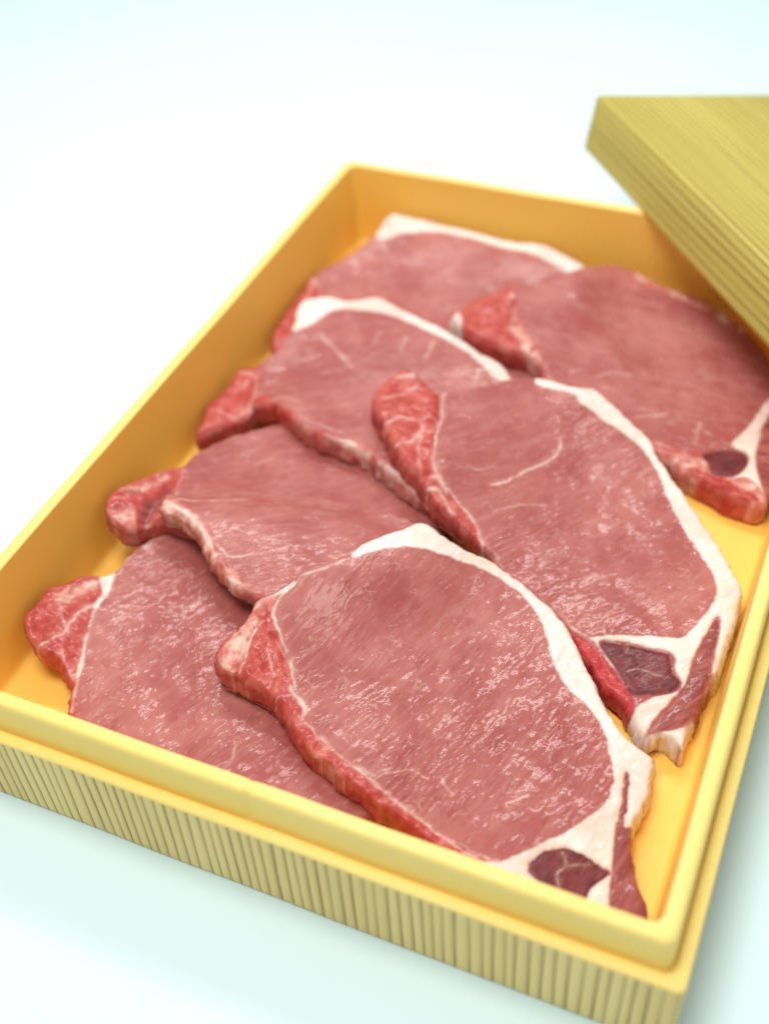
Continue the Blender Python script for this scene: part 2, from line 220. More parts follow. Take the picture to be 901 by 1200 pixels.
   ('pale', None, 0.06, [(8.32, 5.31), (8.4, 6.3), (8.65, 7.01), (8.95, 6.91), (8.95, 6.19), (9.16, 5.32), (8.91, 4.99)]),
   ('fat', 'fat_cap', 0.045, [(10.82, 9.92), (10.66, 10.78), (11.27, 11.69), (11.89, 12.93), (12.57, 12.94), (13.36, 12.73), (15.55, 12.54), (17.31, 11.68), (18.12, 11.01), (18.98, 9.93), (19.69, 9.07), (21.09, 7.83), (21.7, 7.43), (21.95, 6.05), (21.65, 5.04), (21.52, 4.84), (21.29, 4.83), (21.12, 4.85), (21.3, 3.92), (21.45, 3.16), (21.61, 2.42), (21.87, 1.83), (21.29, 1.63), (20.56, 1.73), (19.07, 1.9), (17.94, 2.3), (18.53, 2.53), (19.0, 3.01), (19.48, 3.58), (20.02, 4.23), (20.4, 4.85), (20.69, 5.59), (20.65, 6.25), (20.47, 6.64), (20.09, 7.44), (19.67, 7.99), (18.98, 8.52), (18.31, 8.93), (17.77, 9.51), (17.39, 10.23), (16.91, 10.92), (16.37, 11.4), (15.65, 11.79), (14.61, 11.96), (13.66, 11.77), (12.94, 11.48), (12.48, 11.29), (11.7, 10.73), (11.32, 10.36)]),
   ('skirt', 'skirt_muscle', 0.04, [(20.92, 6.57), (21.05, 5.7), (21.14, 4.85), (21.32, 3.93), (21.47, 3.17), (21.61, 2.42), (21.99, 1.79), (23.28, 2.31), (22.5, 3.16), (22.05, 3.79), (21.77, 4.66), (21.59, 4.96), (21.34, 4.85), (21.22, 5.62), (21.08, 6.32)]),
   ('dark', 'dark_muscle', 0.03, [(19.25, 2.64), (19.44, 3.17), (19.97, 3.58), (20.52, 3.61), (21.05, 3.46), (21.38, 3.32), (21.19, 2.97), (21.04, 2.67), (20.99, 2.28), (20.42, 2.15), (19.65, 2.32)])],
  lines=[('fat', 0.05, 0.95, [(9.55, 8.43), (9.25, 7.94), (9.19, 7.54), (9.41, 7.08), (9.94, 6.54), (10.51, 5.95), (11.06, 5.1)]),
   ('fat', 0.035, 0.85, [(9.01, 6.96), (8.97, 6.19), (9.16, 5.49), (9.22, 4.97)]),
   ('fat', 0.03, 0.7, [(9.59, 6.09), (10.06, 5.51), (10.3, 5.31)]),
   ('fat', 0.1, 0.9, [(10.95, 5.05), (11.32, 4.82), (11.61, 4.55), (11.72, 4.21)]),
   ('fat', 0.05, 0.55, [(9.55, 8.61), (10.27, 9.22), (10.84, 9.89)]),
   ('fat', 0.14, 0.9, [(8.58, 7.33), (8.74, 7.7), (9.11, 7.97), (9.4, 8.39)]),
   ('fat', 0.05, 0.7, [(11.08, 4.85), (10.69, 4.65), (10.61, 4.35)]),
   ('fat', 0.03, 0.55, [(8.44, 5.19), (9.01, 4.9), (9.57, 4.86)]),
   ('fat', 0.04, 0.75, [(11.82, 4.18), (12.98, 3.66), (13.95, 3.3), (14.95, 2.98), (16.0, 2.75), (17.04, 2.5), (17.9, 2.41), (18.62, 2.46)]),
   ('fat', 0.06, 0.6, [(13.51, 3.38), (14.09, 3.28), (14.47, 3.32)]),
   ('fat', 0.025, 0.6, [(14.11, 3.23), (14.43, 3.4), (14.71, 3.8)]),
   ('fat', 0.02, 0.5, [(14.46, 3.17), (14.74, 3.6), (15.22, 4.02), (15.75, 4.01)]),
   ('fat', 0.02, 0.5, [(16.12, 4.21), (16.32, 4.01), (16.58, 3.9)]),
   ('fat', 0.025, 0.6, [(18.06, 4.3), (18.29, 4.53), (18.59, 4.78)]),
   ('fat', 0.02, 0.45, [(18.06, 4.3), (18.13, 4.16)]),
   ('fat', 0.03, 0.5, [(11.95, 3.47), (12.45, 3.3), (13.06, 3.18), (13.73, 2.86)]),
   ('red', 0.05, 0.7, [(12.09, 11.43), (12.51, 11.64), (12.9, 11.79)]),
   ('red', 0.04, 0.8, [(20.72, 7.5), (20.84, 7.32)]),
   ('fat', 0.02, 0.5, [(20.03, 3.41), (20.23, 3.07), (20.05, 2.73), (20.22, 2.39)]),
   ('fat', 0.02, 0.4, [(20.23, 3.07), (20.76, 3.37)]),
   ('red', 0.04, 0.4, [(17.81, 7.11), (17.88, 7.55)]),
   ('red', 0.04, 0.4, [(18.37, 6.7), (18.53, 6.61)]),
   ('fat', 0.015, 0.5, [(16.55, 5.59), (16.75, 6.29), (16.96, 7.06), (16.96, 7.85)])],
  bumps=[], creases=[(0.1, 0.1, [(9.5, 6.64), (10.04, 6.26), (10.64, 5.51)])]),
}
# ---------------------------------------------------------------- scene helpers
def tag(o, label=None, cat=None, kind=None, group=None):
    if label: o['label'] = label
    if cat: o['category'] = cat
    if kind: o['kind'] = kind
    if group: o['group'] = group
    return o
def empty(name, loc=(0, 0, 0), rot=(0, 0, 0)):
    o = bpy.data.objects.new(name, None); col.objects.link(o)
    o.location = [c*CM for c in loc]; o.rotation_euler = rot; o.empty_display_size = 0.02
    return o
def mesh_obj(name, verts, faces, material, parent=None, smooth_shade=True):
    me = bpy.data.meshes.new(name)
    me.from_pydata((np.asarray(verts)*CM).tolist(), [], [tuple(map(int, f)) for f in faces]); me.update()
    if smooth_shade: me.polygons.foreach_set('use_smooth', np.ones(len(me.polygons), bool))
    me.materials.append(material)
    o = bpy.data.objects.new(name, me); col.objects.link(o)
    if parent: o.parent = parent
    return o
def new_mat(name):
    m = bpy.data.materials.new(name); m.use_nodes = True
    nt = m.node_tree; b = nt.nodes['Principled BSDF']
    return m, nt, b
class NT:
    """tiny node-graph writer"""
    def __init__(s, nt): s.nt = nt
    def n(s, t, **kw):
        x = s.nt.nodes.new(t)
        for k, v in kw.items(): setattr(x, k, v)
        return x
    def link(s, a, b): s.nt.links.new(a, b)
    def attr(s, name): return s.n('ShaderNodeAttribute', attribute_name=name)
    def math(s, op, a, b=None, c=None, clamp=False):
        x = s.n('ShaderNodeMath', operation=op, use_clamp=clamp)
        for i, v in enumerate((a, b, c)):
            if v is None: continue
            if isinstance(v, (int, float)): x.inputs[i].default_value = v
            else: s.link(v, x.inputs[i])
        return x.outputs[0]
    def mix(s, f, a, b, blend='MIX'):
        x = s.n('ShaderNodeMix', data_type='RGBA', blend_type=blend)
        for i, v in ((0, f), (6, a), (7, b)):
            if isinstance(v, (int, float)): x.inputs[i].default_value = v
            elif isinstance(v, tuple): x.inputs[i].default_value = v+(1,) if len(v) == 3 else v
            else: s.link(v, x.inputs[i])
        return x.outputs[2]
    def noise(s, vec, scale, detail=3, rough=0.55, dist=0.0):
        x = s.n('ShaderNodeTexNoise'); x.inputs['Scale'].default_value = scale; x.inputs['Detail'].default_value = detail
        x.inputs['Roughness'].default_value = rough; x.inputs['Distortion'].default_value = dist
        if vec is not None: s.link(vec, x.inputs['Vector'])
        return x.outputs['Fac']
    def ramp(s, f, a, b):
        x = s.n('ShaderNodeMapRange', clamp=True, interpolation_type='SMOOTHSTEP')
        s.link(f, x.inputs['Value']); x.inputs['From Min'].default_value = a; x.inputs['From Max'].default_value = b
        return x.outputs['Result']
    def mapping(s, vec, scale=(1, 1, 1), rot=(0, 0, 0)):
        x = s.n('ShaderNodeMapping'); x.inputs['Scale'].default_value = scale; x.inputs['Rotation'].default_value = rot
        s.link(vec, x.inputs['Vector']); return x.outputs[0]
    def bump(s, h, strength, dist, normal=None):
        x = s.n('ShaderNodeBump'); x.inputs['Strength'].default_value = strength; x.inputs['Distance'].default_value = dist
        s.link(h, x.inputs['Height'])
        if normal is not None: s.link(normal, x.inputs['Normal'])
        return x.outputs[0]

# ---------------------------------------------------------------- materials
def mat_foam(name, ca, cb, cc):
    m, nt, b = new_mat(name); g = NT(nt)
    co = g.n('ShaderNodeTexCoord').outputs['Object']
    n1 = g.noise(co, 9, 4); n2 = g.noise(co, 900, 2)
    c = g.mix(g.ramp(n1, 0.3, 0.7), ca, cb)
    c = g.mix(g.math('MULTIPLY', g.ramp(n2, 0.45, 0.75), 0.12), c, cc)
    g.link(c, b.inputs['Base Color'])
    vo = g.n('ShaderNodeTexVoronoi'); vo.inputs['Scale'].default_value = 620; g.link(co, vo.inputs['Vector'])
    h = g.math('ADD', g.math('MULTIPLY', vo.outputs['Distance'], 0.7), n2)
    g.link(g.bump(h, 0.14, 0.0003), b.inputs['Normal'])
    b.inputs['Roughness'].default_value = 0.46; b.inputs['Specular IOR Level'].default_value = 0.4
    return m
def mat_wood(name, light, mid, line, scale, bump=0.35):
    m, nt, b = new_mat(name); g = NT(nt)
    a = g.attr('grain').outputs['Vector']          # x: across the grain (m), y: along it
    sep = g.n('ShaderNodeSeparateXYZ'); g.link(a, sep.inputs[0])
    along = g.mapping(a, (1, 0.06, 1))
    wob = g.noise(along, 55, 2); wob2 = g.noise(along, 190, 2)
    x = g.math('ADD', sep.outputs[0], g.math('MULTIPLY', wob, 0.007))
    x = g.math('ADD', x, g.math('MULTIPLY', wob2, 0.0014))
    ph = g.math('FRACT', g.math('MULTIPLY', x, scale))
    saw = g.math('POWER', ph, 5.0)
    edge = g.ramp(ph, 0.98, 1.0)
    saw = g.math('MULTIPLY', saw, g.math('SUBTRACT', 1.0, edge))
    grit = g.noise(a, 2600, 2, 0.7)
    amp = g.math('ADD', 0.1, g.math('MULTIPLY', g.noise(along, 210, 2), 1.5))
    t = g.math('MULTIPLY', g.math('MULTIPLY', g.math('MULTIPLY', saw, sep.outputs[2]), amp), g.math('ADD', 0.62, g.math('MULTIPLY', grit, 0.7)), clamp=True)
    c = g.mix(g.ramp(g.noise(along, 38, 3), 0.35, 0.65), light, mid)
    c = g.mix(t, c, line)
    c = g.mix(g.math('MULTIPLY', g.ramp(grit, 0.5, 0.8), 0.10), c, line)
    g.link(c, b.inputs['Base Color'])
    h = g.math('SUBTRACT', g.math('MULTIPLY', grit, 0.35), t)
    g.link(g.bump(h, bump, 0.0006), b.inputs['Normal'])
    b.inputs['Roughness'].default_value = 0.6; b.inputs['Specular IOR Level'].default_value = 0.3
    return m
def mat_table():
    m, nt, b = new_mat('white_cloth'); g = NT(nt)
    co = g.n('ShaderNodeTexCoord').outputs['Object']
    c = g.mix(g.ramp(g.noise(co, 5, 3), 0.3, 0.7), (0.67, 0.86, 0.905), (0.69, 0.87, 0.91))
    g.link(c, b.inputs['Base Color'])
    g.link(g.bump(g.noise(co, 1400, 2), 0.1, 0.0003), b.inputs['Normal'])
    b.inputs['Roughness'].default_value = 0.75; b.inputs['Specular IOR Level'].default_value = 0.2
    return m
def mat_pork():
    m, nt, b = new_mat('raw_pork'); g = NT(nt)
    rest = g.attr('rest').outputs['Vector']        # metres, x along the muscle fibres
    t = g.attr('tissue'); sep = g.n('ShaderNodeSeparateColor'); g.link(t.outputs['Color'], sep.inputs[0])
    fat, dark, red = sep.outputs[0], sep.outputs[1], sep.outputs[2]
    t2 = g.attr('tone'); sp2 = g.n('ShaderNodeSeparateColor'); g.link(t2.outputs['Color'], sp2.inputs[0])
    skirt, pale, vein = sp2.outputs[0], sp2.outputs[1], sp2.outputs[2]
    fib = g.mapping(rest, (0.30, 1, 1))
    fib2 = g.mapping(rest, (0.16, 1, 1))
    big = g.noise(rest, 38, 3); med = g.noise(rest, 170, 4, 0.6); fine = g.noise(fib, 900, 4, 0.62, 0.3)
    strands = g.noise(fib2, 420, 3, 0.55, 0.5)
    huge = g.noise(rest, 17, 2)
    lean = g.mix(g.ramp(big, 0.32, 0.68), (0.345, 0.080, 0.072), (0.462, 0.160, 0.138))
    lean = g.mix(g.math('MULTIPLY', g.ramp(huge, 0.40, 0.65), 0.4), lean, (0.335, 0.072, 0.067))
    lean = g.mix(g.math('MULTIPLY', g.ramp(med, 0.46, 0.72), 0.45), lean, (0.30, 0.060, 0.058))
    lean = g.mix(g.math('MULTIPLY', g.ramp(strands, 0.46, 0.74), 0.30), lean, (0.52, 0.25, 0.21))
    thread = g.math('ABSOLUTE', g.math('SUBTRACT', g.noise(g.mapping(rest, (0.55, 1, 1)), 150, 3, 0.6, 1.2), 0.5))
    thread = g.math('MULTIPLY', g.math('SUBTRACT', 1.0, g.ramp(thread, 0.0, 0.018)), g.ramp(g.noise(rest, 120, 2), 0.50, 0.66))
    lean = g.mix(g.math('MULTIPLY', thread, 0.5), lean, (0.66, 0.42, 0.36))
    lean = g.mix(g.math('MULTIPLY', g.ramp(fine, 0.57, 0.76), 0.38), lean, (0.62, 0.36, 0.31))
    spot = g.math('MULTIPLY', g.ramp(g.noise(rest, 160, 1), 0.775, 0.81), 0.5)
    lean = g.mix(spot, lean, (0.42, 0.03, 0.05))
    chain = g.mix(g.ramp(med, 0.35, 0.65), (0.40, 0.038, 0.034), (0.50, 0.095, 0.075))
    chain = g.mix(g.math('MULTIPLY', g.ramp(strands, 0.50, 0.74), 0.35), chain, (0.58, 0.21, 0.15))
    darkc = g.mix(g.ramp(med, 0.35, 0.65), (0.115, 0.018, 0.022), (0.19, 0.036, 0.036))
    skc = g.mix(g.ramp(strands, 0.40, 0.64), (0.24, 0.050, 0.046), (0.36, 0.105, 0.090))
    palec = g.mix(g.ramp(med, 0.38, 0.64), (0.60, 0.20, 0.16), (0.78, 0.50, 0.40))
    fatc = g.mix(g.ramp(big, 0.35, 0.65), (0.72, 0.585, 0.51), (0.82, 0.735, 0.665))
    fatc = g.mix(g.math('MULTIPLY', g.ramp(med, 0.52, 0.75), 0.4), fatc, (0.72, 0.45, 0.38))
    fatc = g.mix(g.math('MULTIPLY', g.ramp(strands, 0.50, 0.72), 0.35), fatc, (0.72, 0.42, 0.35))
    c = g.mix(red, lean, chain); c = g.mix(skirt, c, skc); c = g.mix(dark, c, darkc); c = g.mix(pale, c, palec)
    c = g.mix(vein, c, (0.45, 0.015, 0.03)); c = g.mix(fat, c, fatc)
    g.link(c, b.inputs['Base Color'])
    # wet surface: crinkled film over torn fibres
    crk = g.noise(g.mapping(rest, (0.30, 1, 1)), 600, 0.8, 0.5, 0.8)
    crk2 = g.noise(g.mapping(rest, (0.6, 1, 1)), 1300, 1, 0.5, 0.3)
    und = g.noise(rest, 140, 2, 0.5)
    zone = g.ramp(g.noise(rest, 42, 2), 0.46, 0.72)
    hh = g.math('ADD', g.math('MULTIPLY', crk, 1.0), g.math('MULTIPLY', crk2, 0.08))
    hh = g.math('MULTIPLY', hh, g.math('ADD', 0.17, zone))
    hh = g.math('ADD', hh, g.math('MULTIPLY', und, 0.9))
    n = g.bump(hh, 0.85, 0.00062)
    g.link(n, b.inputs['Normal']); g.link(n, b.inputs['Coat Normal'])
    r = g.math('ADD', 0.45, g.math('MULTIPLY', fat, 0.1)); g.link(r, b.inputs['Roughness'])
    b.inputs['Specular IOR Level'].default_value = 0.2
    g.link(g.math('SUBTRACT', 0.36, g.math('MULTIPLY', dark, 0.26)), b.inputs['Coat Weight']); b.inputs['Coat Roughness'].default_value = 0.10; b.inputs['Coat IOR'].default_value = 1.36
    return m
M_FOAM = mat_foam('bounce_tinted_foam', (0.93, 0.56, 0.10), (0.95, 0.595, 0.12), (0.87, 0.50, 0.08))  # same foam as the rim, with orange bounce light put into the colour
M_RIM = mat_foam('lit_pale_foam', (0.90, 0.69, 0.19), (0.92, 0.72, 0.225), (0.86, 0.62, 0.15))  # same foam, brighter light on rim and ledge painted in as a paler yellow
M_TABLE = mat_table(); M_PORK = mat_pork()
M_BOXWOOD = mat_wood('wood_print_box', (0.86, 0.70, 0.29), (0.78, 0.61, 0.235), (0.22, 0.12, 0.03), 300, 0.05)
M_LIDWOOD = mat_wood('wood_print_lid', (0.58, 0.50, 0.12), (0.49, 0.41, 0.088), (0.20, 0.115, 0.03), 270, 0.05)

# ---------------------------------------------------------------- the table
def build_table():
    xs = np.linspace(-150, 170, 190); ys = np.linspace(-90, 230, 190)
    X, Y = np.meshgrid(xs, ys, indexing='ij')
    Z = 0.10*fbm(X, Y, 34, 3, 2)-0.12
    for (px, py, a, wd, h) in ((-14, 30, 0.45, 0.9, 0.16), (-20, 55, -0.15, 1.2, 0.2), (18, 62, 0.1, 1.0, 0.18), (40, 70, 0.5, 1.3, 0.2), (30, -2, 1.2, 0.8, 0.08)):
        d = (X-px)*math.sin(a)-(Y-py)*math.cos(a); Z += h*np.exp(-(d/(wd*2.0))**2)
    flat = smooth(2.0, 14.0, np.maximum(np.maximum(-X, X-52), np.maximum(-Y, Y-54)))
    Z = Z*flat-0.002
    n = len(ys); V = np.c_[X.ravel(), Y.ravel(), Z.ravel()]
    F = [(i*n+j, (i+1)*n+j, (i+1)*n+j+1, i*n+j+1) for i in range(len(xs)-1) for j in range(n-1)]
    tag(mesh_obj('table', V, F, M_TABLE), 'white cloth covered table under the box of meat', 'table', 'structure')
build_table()

# ---------------------------------------------------------------- the foam box
def ring(W, L, o, r, nside=(280, 200), nc=7):
    """points of a rounded rectangle, inset by o, corner radius r, counter-clockwise from the near-left"""
    x0, x1, y0, y1 = o, W-o, o, L-o; P = []
    cs = [(x0+r, y0+r, math.pi, (1.5*math.pi)), (x1-r, y0+r, 1.5*math.pi, 2*math.pi), (x1-r, y1-r, 0, .5*math.pi), (x0+r, y1-r, .5*math.pi, math.pi)]
    for k, (cx, cy, a0, a1) in enumerate(cs):
        for t in np.linspace(a0, a1, nc): P.append((cx+r*math.cos(t), cy+r*math.sin(t)))
        nx = cs[(k+1) % 4]; e = (nx[0]+r*math.cos(nx[2]), nx[1]+r*math.sin(nx[2])); s = P[-1]; m = nside[k % 2]
        for t in np.arange(1, m)/m: P.append((s[0]+(e[0]-s[0])*t, s[1]+(e[1]-s[1])*t))
    return np.array(P)
def sweep(W, L, prof, cap=None, bend=None):
    V = []; F = []
    for (o, z, r) in prof:
        R = ring(W, L, o, r); zz = np.full(len(R), z)
        P = np.c_[R, zz]
        if bend is not None: P = bend(P)
        V.append(P)
    n = len(V[0])
    for k in range(len(prof)-1):
        for i in range(n):
            j = (i+1) % n; F.append((k*n+i, k*n+j, (k+1)*n+j, (k+1)*n+i))
    if cap == 'end': F.append(tuple((len(prof)-1)*n+i for i in range(n)))
    if cap == 'start': F.append(tuple(reversed(range(n))))
    return np.vstack(V), F
def wobble(P):
    P = P.copy()
    P[:, 0] += 0.035*fbm(P[:, 1], P[:, 2]*0.3, 6, 21, 2); P[:, 1] += 0.035*fbm(P[:, 0], P[:, 2]*0.3, 6, 33, 2)
    P[:, 2] += np.where(P[:, 2] > 1.0, 0.03*fbm(P[:, 0], P[:, 1], 5, 41, 2), 0)
    return P
def rim_bend(P):                              # a mould seam pinches the near rim
    P = wobble(P); x, y, z = P.T
    near = (y < 2.0)
    P[:, 1] += np.where(near & (z > 3.3), 0.07*np.exp(-((x-12.05)/0.09)**2)*np.where(y < 0.75, 1, 0), 0)
    P[:, 2] -= np.where(near & (z > 4.2), 0.06*np.exp(-((x-12.05)/0.09)**2), 0)
    return P
def set_grain(o, fn):
    me = o.data; n = len(me.loops)
    vi = np.empty(n, int); me.loops.foreach_get('vertex_index', vi)
    co = np.empty(len(me.vertices)*3); me.vertices.foreach_get('co', co); co = co.reshape(-1, 3)
    ln = np.concatenate([[p.index]*p.loop_total for p in me.polygons]); nr = np.array([p.normal[:] for p in me.polygons])[ln]
    a = me.attributes.new('grain', 'FLOAT_VECTOR', 'CORNER')
    a.data.foreach_set('vector', fn(co[vi], nr).astype(np.float32).ravel())
def build_box():
    root = empty('foam_box', (BOX_W/2, BOX_L/2, 0))
    tag(root, 'open yellow foam box with wood print sides, filled with meat slices', 'box')
    off = np.array([BOX_W/2, BOX_L/2, 0])
    H1, H = Z_LEDGE, Z_RIM
    def part(name, prof, mat, cap=None, bend=wobble):
        V, F = sweep(BOX_W, BOX_L, prof, cap, bend); return mesh_obj(name, V-off, F, mat, root)
    ow = part('outer_wall', [(0.10, 0.0, 0.24), (0.02, 0.06, 0.24), (0.0, 0.2, 0.24), (0.0, 1.2, 0.24), (0.0, 2.2, 0.24), (0.0, H1-0.10, 0.24)], M_BOXWOOD)
    def gr(co, nr):
        side = np.abs(nr[:, 0]) > np.abs(nr[:, 1])
        s = np.where(side, co[:, 2]+0.5, co[:, 0]); t = np.where(side, co[:, 1], co[:, 2])
        return np.c_[s, t, 0*s+1.4]
    set_grain(ow, gr)
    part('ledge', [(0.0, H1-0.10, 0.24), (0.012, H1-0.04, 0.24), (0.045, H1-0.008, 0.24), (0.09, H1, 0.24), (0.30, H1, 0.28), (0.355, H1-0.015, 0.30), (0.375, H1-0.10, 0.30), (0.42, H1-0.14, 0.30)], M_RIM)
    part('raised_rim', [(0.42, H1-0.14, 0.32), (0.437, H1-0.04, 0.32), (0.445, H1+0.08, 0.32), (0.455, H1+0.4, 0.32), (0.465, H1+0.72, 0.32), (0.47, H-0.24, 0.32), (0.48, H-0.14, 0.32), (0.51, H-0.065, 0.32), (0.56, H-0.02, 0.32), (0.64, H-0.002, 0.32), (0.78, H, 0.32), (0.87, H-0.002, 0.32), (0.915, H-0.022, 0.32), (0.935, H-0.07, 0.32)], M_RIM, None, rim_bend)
    zf = Z_FLOOR
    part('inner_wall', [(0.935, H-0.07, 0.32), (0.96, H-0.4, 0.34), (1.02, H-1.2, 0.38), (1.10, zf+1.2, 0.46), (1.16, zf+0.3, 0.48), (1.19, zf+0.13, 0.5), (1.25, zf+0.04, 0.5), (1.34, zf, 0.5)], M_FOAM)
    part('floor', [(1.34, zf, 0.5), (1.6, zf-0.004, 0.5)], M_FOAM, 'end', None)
build_box()

# ---------------------------------------------------------------- the lid, one long edge on the box rim, the other on the table
def build_lid():
    LX, LY, h = 32.85, 24.1, 2.508
    root = empty('box_lid', (10.8565, 36.7865, 6.9912), (-0.1884, -0.0001, -0.8541))
    tag(root, 'flat yellow wood print lid leaning on the far corner of the box', 'lid')
    def part(name, prof, cap, mat):
        V, F = sweep(LX, LY, prof, cap, None)
        o = mesh_obj(name, V, F, mat, root); return o
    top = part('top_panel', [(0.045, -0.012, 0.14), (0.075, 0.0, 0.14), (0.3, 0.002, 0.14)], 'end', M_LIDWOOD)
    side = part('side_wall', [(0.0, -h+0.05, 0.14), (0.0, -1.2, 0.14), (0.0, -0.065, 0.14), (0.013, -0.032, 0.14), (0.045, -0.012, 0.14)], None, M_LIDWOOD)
    part('bottom_edge', [(0.9, -h+0.04, 0.3), (0.82, -h, 0.3), (0.05, -h, 0.14), (0.012, -h+0.015, 0.14), (0.0, -h+0.05, 0.14)], None, M_FOAM)
    part('inner_panel', [(1.3, -0.75, 0.3), (1.0, -0.85, 0.3), (0.93, -1.2, 0.3), (0.9, -h+0.04, 0.3)], 'start', M_FOAM)
    def gr(co, nr):
        end = (np.abs(nr[:, 0]) > 0.75)
        s = np.where(end, co[:, 1], co[:, 1]+co[:, 2]+0.3); t = np.where(end, co[:, 2], co[:, 0])
        return np.c_[s, t, np.where(nr[:, 2] > 0.7, 1.35, 1.5)]
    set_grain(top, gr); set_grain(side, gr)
build_lid()

# ---------------------------------------------------------------- the pork slices
FLAP_OF = {'s4b': 's4'}
INFO = {
 's3': ('pork slice in the near left corner with a red knob at its left end', 1.15, 0.05),
 's6': ('blurred pork slice at the very back of the tray, against its far wall', 0.3, 0.085),
 's4': ('pork slice by the left wall with its near half folded into a pale edged flap', 0.75, 0.055),
 's4b': ('', 0.7, 0.05),
 's5': ('pork slice with white fat along its back edge, lying before the rearmost slice', 0.5, 0.07),
 's7': ('pork slice in the far right of the tray, shaded by the lid', 0.1, 0.07),
 's2': ('large pork slice touching the right wall, with a square dark muscle in its fat', 0.95, 0.05),
 's1': ('topmost glistening pork slice in front, its tail in the near right corner', 1.3, 0.042),
}
ROOTS = {}
def build_slice(key, S, H, seed):
    label, fang, h = INFO[key]
    T = S['T']; EDGE_R = S['er']; poly = catmull(S['out'])
    b, top, H2 = drape(H, poly, T, EDGE_R, S['tilt'])
    x0, y0 = poly.min(0)-0.3; x1, y1 = poly.max(0)+0.3
    X, Y = np.meshgrid(np.arange(x0, x1, h), np.arange(y0, y1, h), indexing='ij')
    # ragged cut edge
    s = sdf_poly(X, Y, poly, 1.2)+0.065*fbm(X, Y, 0.33, seed, 3)+0.05*fbm(X, Y, 0.9, seed+5, 2)
    gx, gy = np.gradient(s, h); gl = np.sqrt(gx*gx+gy*gy)+1e-9; gx /= gl; gy /= gl
    near = (np.abs(s) < 0.62*h)
    PX = np.where(near, X-gx*s, X); PY = np.where(near, Y-gy*s, Y); D = np.where(near, 0.0, s)
    ok = s > -0.62*h
    q = ok[:-1, :-1] & ok[1:, :-1] & ok[1:, 1:] & ok[:-1, 1:]
    I, J = np.nonzero(q); ny = X.shape[1]
    F = np.c_[I*ny+J, (I+1)*ny+J, (I+1)*ny+J+1, I*ny+J+1]
    used = np.unique(F); remap = np.full(X.size, -1); remap[used] = np.arange(len(used)); F = remap[F]
    px, py, d = PX.ravel()[used], PY.ravel()[used], np.maximum(D.ravel()[used], 0)
    gx, gy = gx.ravel()[used], gy.ravel()[used]
    # tissue masks
    n = len(px); ti = {k: np.zeros(n) for k in ('fat', 'dark', 'chain', 'skirt', 'pale', 'red')}
    part = np.zeros(n, int); names = ['lean_muscle']; relief = np.zeros(n)
    wob = 0.05*fbm(px, py, 0.5, seed+11, 3)+0.03*fbm(px, py, 0.16, seed+12, 2)
    for kind, pn, soft, pts in S['regs']:
        sd = sdf_poly(px, py, catmull(pts, True, 4), 0.6)+wob*(1.0 if kind in ('fat', 'dark') else 1.3)
        if kind == 'fat': sd = sd-0.025
        m = smooth(-soft, soft, sd)
        for k in ti: ti[k] *= (1-m)
        key_k = kind if kind != 'red' else 'chain'
        ti[key_k] = np.maximum(ti[key_k], m*(np.clip(0.5+1.1*fbm(px, py, 0.42, seed+17, 3), 0, 0.95) if kind == 'pale' else 1.0))
        if kind == 'pale': ti['chain'] = np.maximum(ti['chain'], 0.6*m)
        if kind == 'red': ti['red'] = np.maximum(ti['red'], 0.55*m)
        g = {'fat': 0.012, 'dark': -0.035, 'chain': -0.01, 'skirt': -0.03, 'pale': 0.02, 'red': -0.06}[kind]
        relief += g*m-np.exp(-(sd/0.07)**2)*{'dark': 0.045, 'chain': 0.02, 'skirt': 0.03}.get(kind, 0)
        if kind in ('chain', 'pale', 'red'): relief += m*(0.10*fbm(px, py, 0.75, seed+23, 3)+0.045*fbm(px, py, 0.22, seed+29, 2))
        if kind == 'fat': relief += m*0.02*fbm(px, py, 0.5, seed+31, 3)
        if pn:
            if pn not in names: names.append(pn)
            part[sd > 0] = names.index(pn)
    brk = 0.62+0.75*fbm(px, py, 0.28, seed+41, 2)
    for kind, wd, st, pts in S['lines']:
        L = catmull(pts, False, 5)
        dl = dist_line(px+0.05*fbm(px, py, 0.3, seed+51, 2), py+0.05*fbm(px, py, 0.3, seed+57, 2), L)
        wv = wd*(0.75+0.6*fbm(px, py, 0.4, seed+61, 2))
        m = np.clip(np.exp(-(dl/np.maximum(wv, 0.012))**2)*st*(1-0.3*ti['chain'])*np.clip(brk+0.25, 0, 1.1), 0, 1)
        ti['pale'] = np.maximum(ti['pale'], (0.3*st*np.exp(-(dl/(wd*2.2+0.03))**2))*(kind == 'fat'))
        kk = 'fat' if kind == 'fat' else 'red'
        ti[kk] = np.maximum(ti[kk], m); relief -= 0.02*m*(wd < 0.1); relief += 0.02*m*(wd >= 0.1)
    for (c, r, hh) in S['bumps']:
        relief += hh*np.exp(-((px-c[0])**2+(py-c[1])**2)/(r*r))
    for wd, dep, pts in S['creases']:
        relief -= dep*np.exp(-(dist_line(px, py, catmull(pts, False, 5))/wd)**2)
    relief += 0.05*fbm(px, py, 2.2, seed+71, 2)+0.022*fbm(px, py, 0.8, seed+73, 2)
    # silverskin and drying pale the very edge of every cut face
    rimp = np.exp(-(d/(0.06+0.05*(fbm(px, py, 0.5, seed+91, 2)+0.5)))**2)*np.clip(0.5+0.9*fbm(px, py, 0.7, seed+93, 2), 0, 0.8)
    pale0 = ti['pale'].copy(); ti['pale'] = np.maximum(ti['pale'], rimp*(1-ti['fat'])*(1-0.75*ti['chain']))
    ca, sa = math.cos(fang), math.sin(fang)
    u = px*ca+py*sa; v = -px*sa+py*ca
    relief += (0.010*fbm(u*0.35, v, 0.16, seed+77, 2))*(1-ti['fat'])
    fade = smooth(0.0, 0.22, d)
    base = sample(b, px, py)
    zt = base+T*(0.80+0.20*edge_profile(d, EDGE_R))+relief*(0.35+0.65*fade)
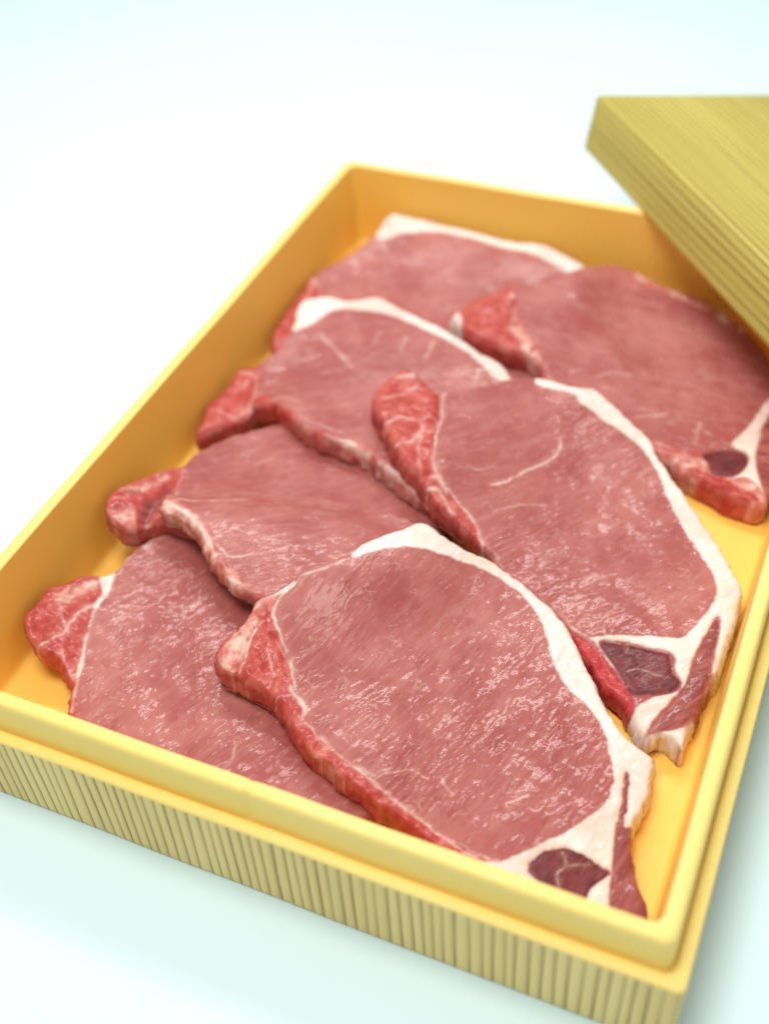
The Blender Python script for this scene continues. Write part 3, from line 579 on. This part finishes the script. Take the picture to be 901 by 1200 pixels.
    # boundary loop
    E = np.vstack([F[:, [0, 1]], F[:, [1, 2]], F[:, [2, 3]], F[:, [3, 0]]]); fid = np.tile(np.arange(len(F)), 4)
    keyE = E.min(1)*n+E.max(1); uq, idx, cnt = np.unique(keyE, return_index=True, return_counts=True)
    be = idx[cnt == 1]; BE = E[be]; bface = fid[be]
    bv = np.unique(BE); bm = np.full(n, -1); bm[bv] = np.arange(len(bv))
    bx, by, bgx, bgy = px[bv], py[bv], gx[bv], gy[bv]
    V = [np.c_[px, py, zt]]; SF = []; src = [np.arange(n)]; depthf = [np.ones(n)]
    prev = bv.copy(); start = n
    lv = [(0.02, 0.66), (0.03, 0.45), (0.03, 0.22), (0.0, 0.06), (-0.12, 0.0)]
    for li, (off, fz) in enumerate(lv):
        nz = 0.12*fbm(bx*1.5+li*0.1, by*1.5+li*0.3, 0.5, seed+81, 3)
        cx = np.clip(bx-bgx*(off+nz), 1.24, BOX_W-1.24); cy = np.clip(by-bgy*(off+nz), 1.24, BOX_L-1.24)
        cz = sample(b, np.clip(bx, 1.3, 22.7), np.clip(by, 1.3, 31.5))+T*fz+0.005
        V.append(np.c_[cx, cy, cz]); src.append(bv); depthf.append(np.full(len(bv), fz/0.7))
        cur = start+np.arange(len(bv)); start += len(bv)
        pa, pb = (BE[:, 0], BE[:, 1]) if li == 0 else (prev[bm[BE[:, 0]]], prev[bm[BE[:, 1]]])
        SF.append(np.c_[pb, pa, cur[bm[BE[:, 0]]], cur[bm[BE[:, 1]]]]); prev = cur
    # underside
    und = start+np.arange(n); V.append(np.c_[px, py, base+0.004]); src.append(np.arange(n)); depthf.append(np.zeros(n))
    UF = und[F[:, ::-1]]; start += n
    V = np.vstack(V); src = np.concatenate(src)
    SFa = np.vstack(SF); AF = np.vstack([F, SFa, UF])
    fp = part[F]; fpart = np.array(np.median(fp, axis=1), int)
    # a face straddling two regions goes to whichever owns most corners
    fpart = np.where((fp == fp[:, :1]).sum(1) >= 2, fp[:, 0], fp[:, 2])
    AP = np.concatenate([fpart, np.tile(fpart[bface], len(lv)), fpart])
    # smooth normals of the whole slab, so that the seams between its parts do not show
    A, B, C, Dd = (V[AF[:, k]] for k in range(4))
    fn = np.cross(C-A, Dd-B); N = np.zeros_like(V)
    for k in range(4): np.add.at(N, AF[:, k], fn)
    N /= np.linalg.norm(N, axis=1, keepdims=True)+1e-12
    restv = np.c_[px*ca+py*sa, -px*sa+py*ca, np.zeros(n)]+np.array([seed*3.7, seed*5.3, seed*2.1])
    RV = restv[src]; RV[:, 2] += V[:, 2]-zt[src]
    T1 = np.c_[ti['fat'], ti['dark'], ti['chain'], np.ones(n)][src]
    T2 = np.c_[ti['skirt'], ti['pale'], ti['red'], np.ones(n)][src]
    T2[n:, 1] = pale0[src[n:]]*0.8
    cen = np.array([px.mean(), py.mean(), base.min()])
    if key in FLAP_OF:                        # a fold of another slice: its parts join that slice
        root, cen = ROOTS[FLAP_OF[key]]; names[0] = 'folded_flap'
    else:
        root = empty('pork_slice', cen); ROOTS[key] = (root, cen)
        tag(root, label, 'meat slice', None, 'raw pork slices laid overlapping in the foam box')
    for pi, pn in enumerate(names):
        sel = AP == pi
        if sel.sum() < 8: continue
        f = AF[sel]; us = np.unique(f); rm = np.full(len(V), -1); rm[us] = np.arange(len(us))
        o = mesh_obj(pn, V[us]-cen, rm[f], M_PORK, root); me = o.data
        a = me.attributes.new('rest', 'FLOAT_VECTOR', 'POINT'); a.data.foreach_set('vector', (RV[us]*CM).astype(np.float32).ravel())
        a = me.attributes.new('tissue', 'FLOAT_COLOR', 'POINT'); a.data.foreach_set('color', T1[us].astype(np.float32).ravel())
        a = me.attributes.new('tone', 'FLOAT_COLOR', 'POINT'); a.data.foreach_set('color', T2[us].astype(np.float32).ravel())
        me.normals_split_custom_set_from_vertices(N[us].tolist())
    return H2
Hmap = np.full(GXX.shape, Z_FLOOR)
for i, (k, S_) in enumerate(SLICES.items()):
    Hmap = build_slice(k, S_, Hmap, 3+i*13)
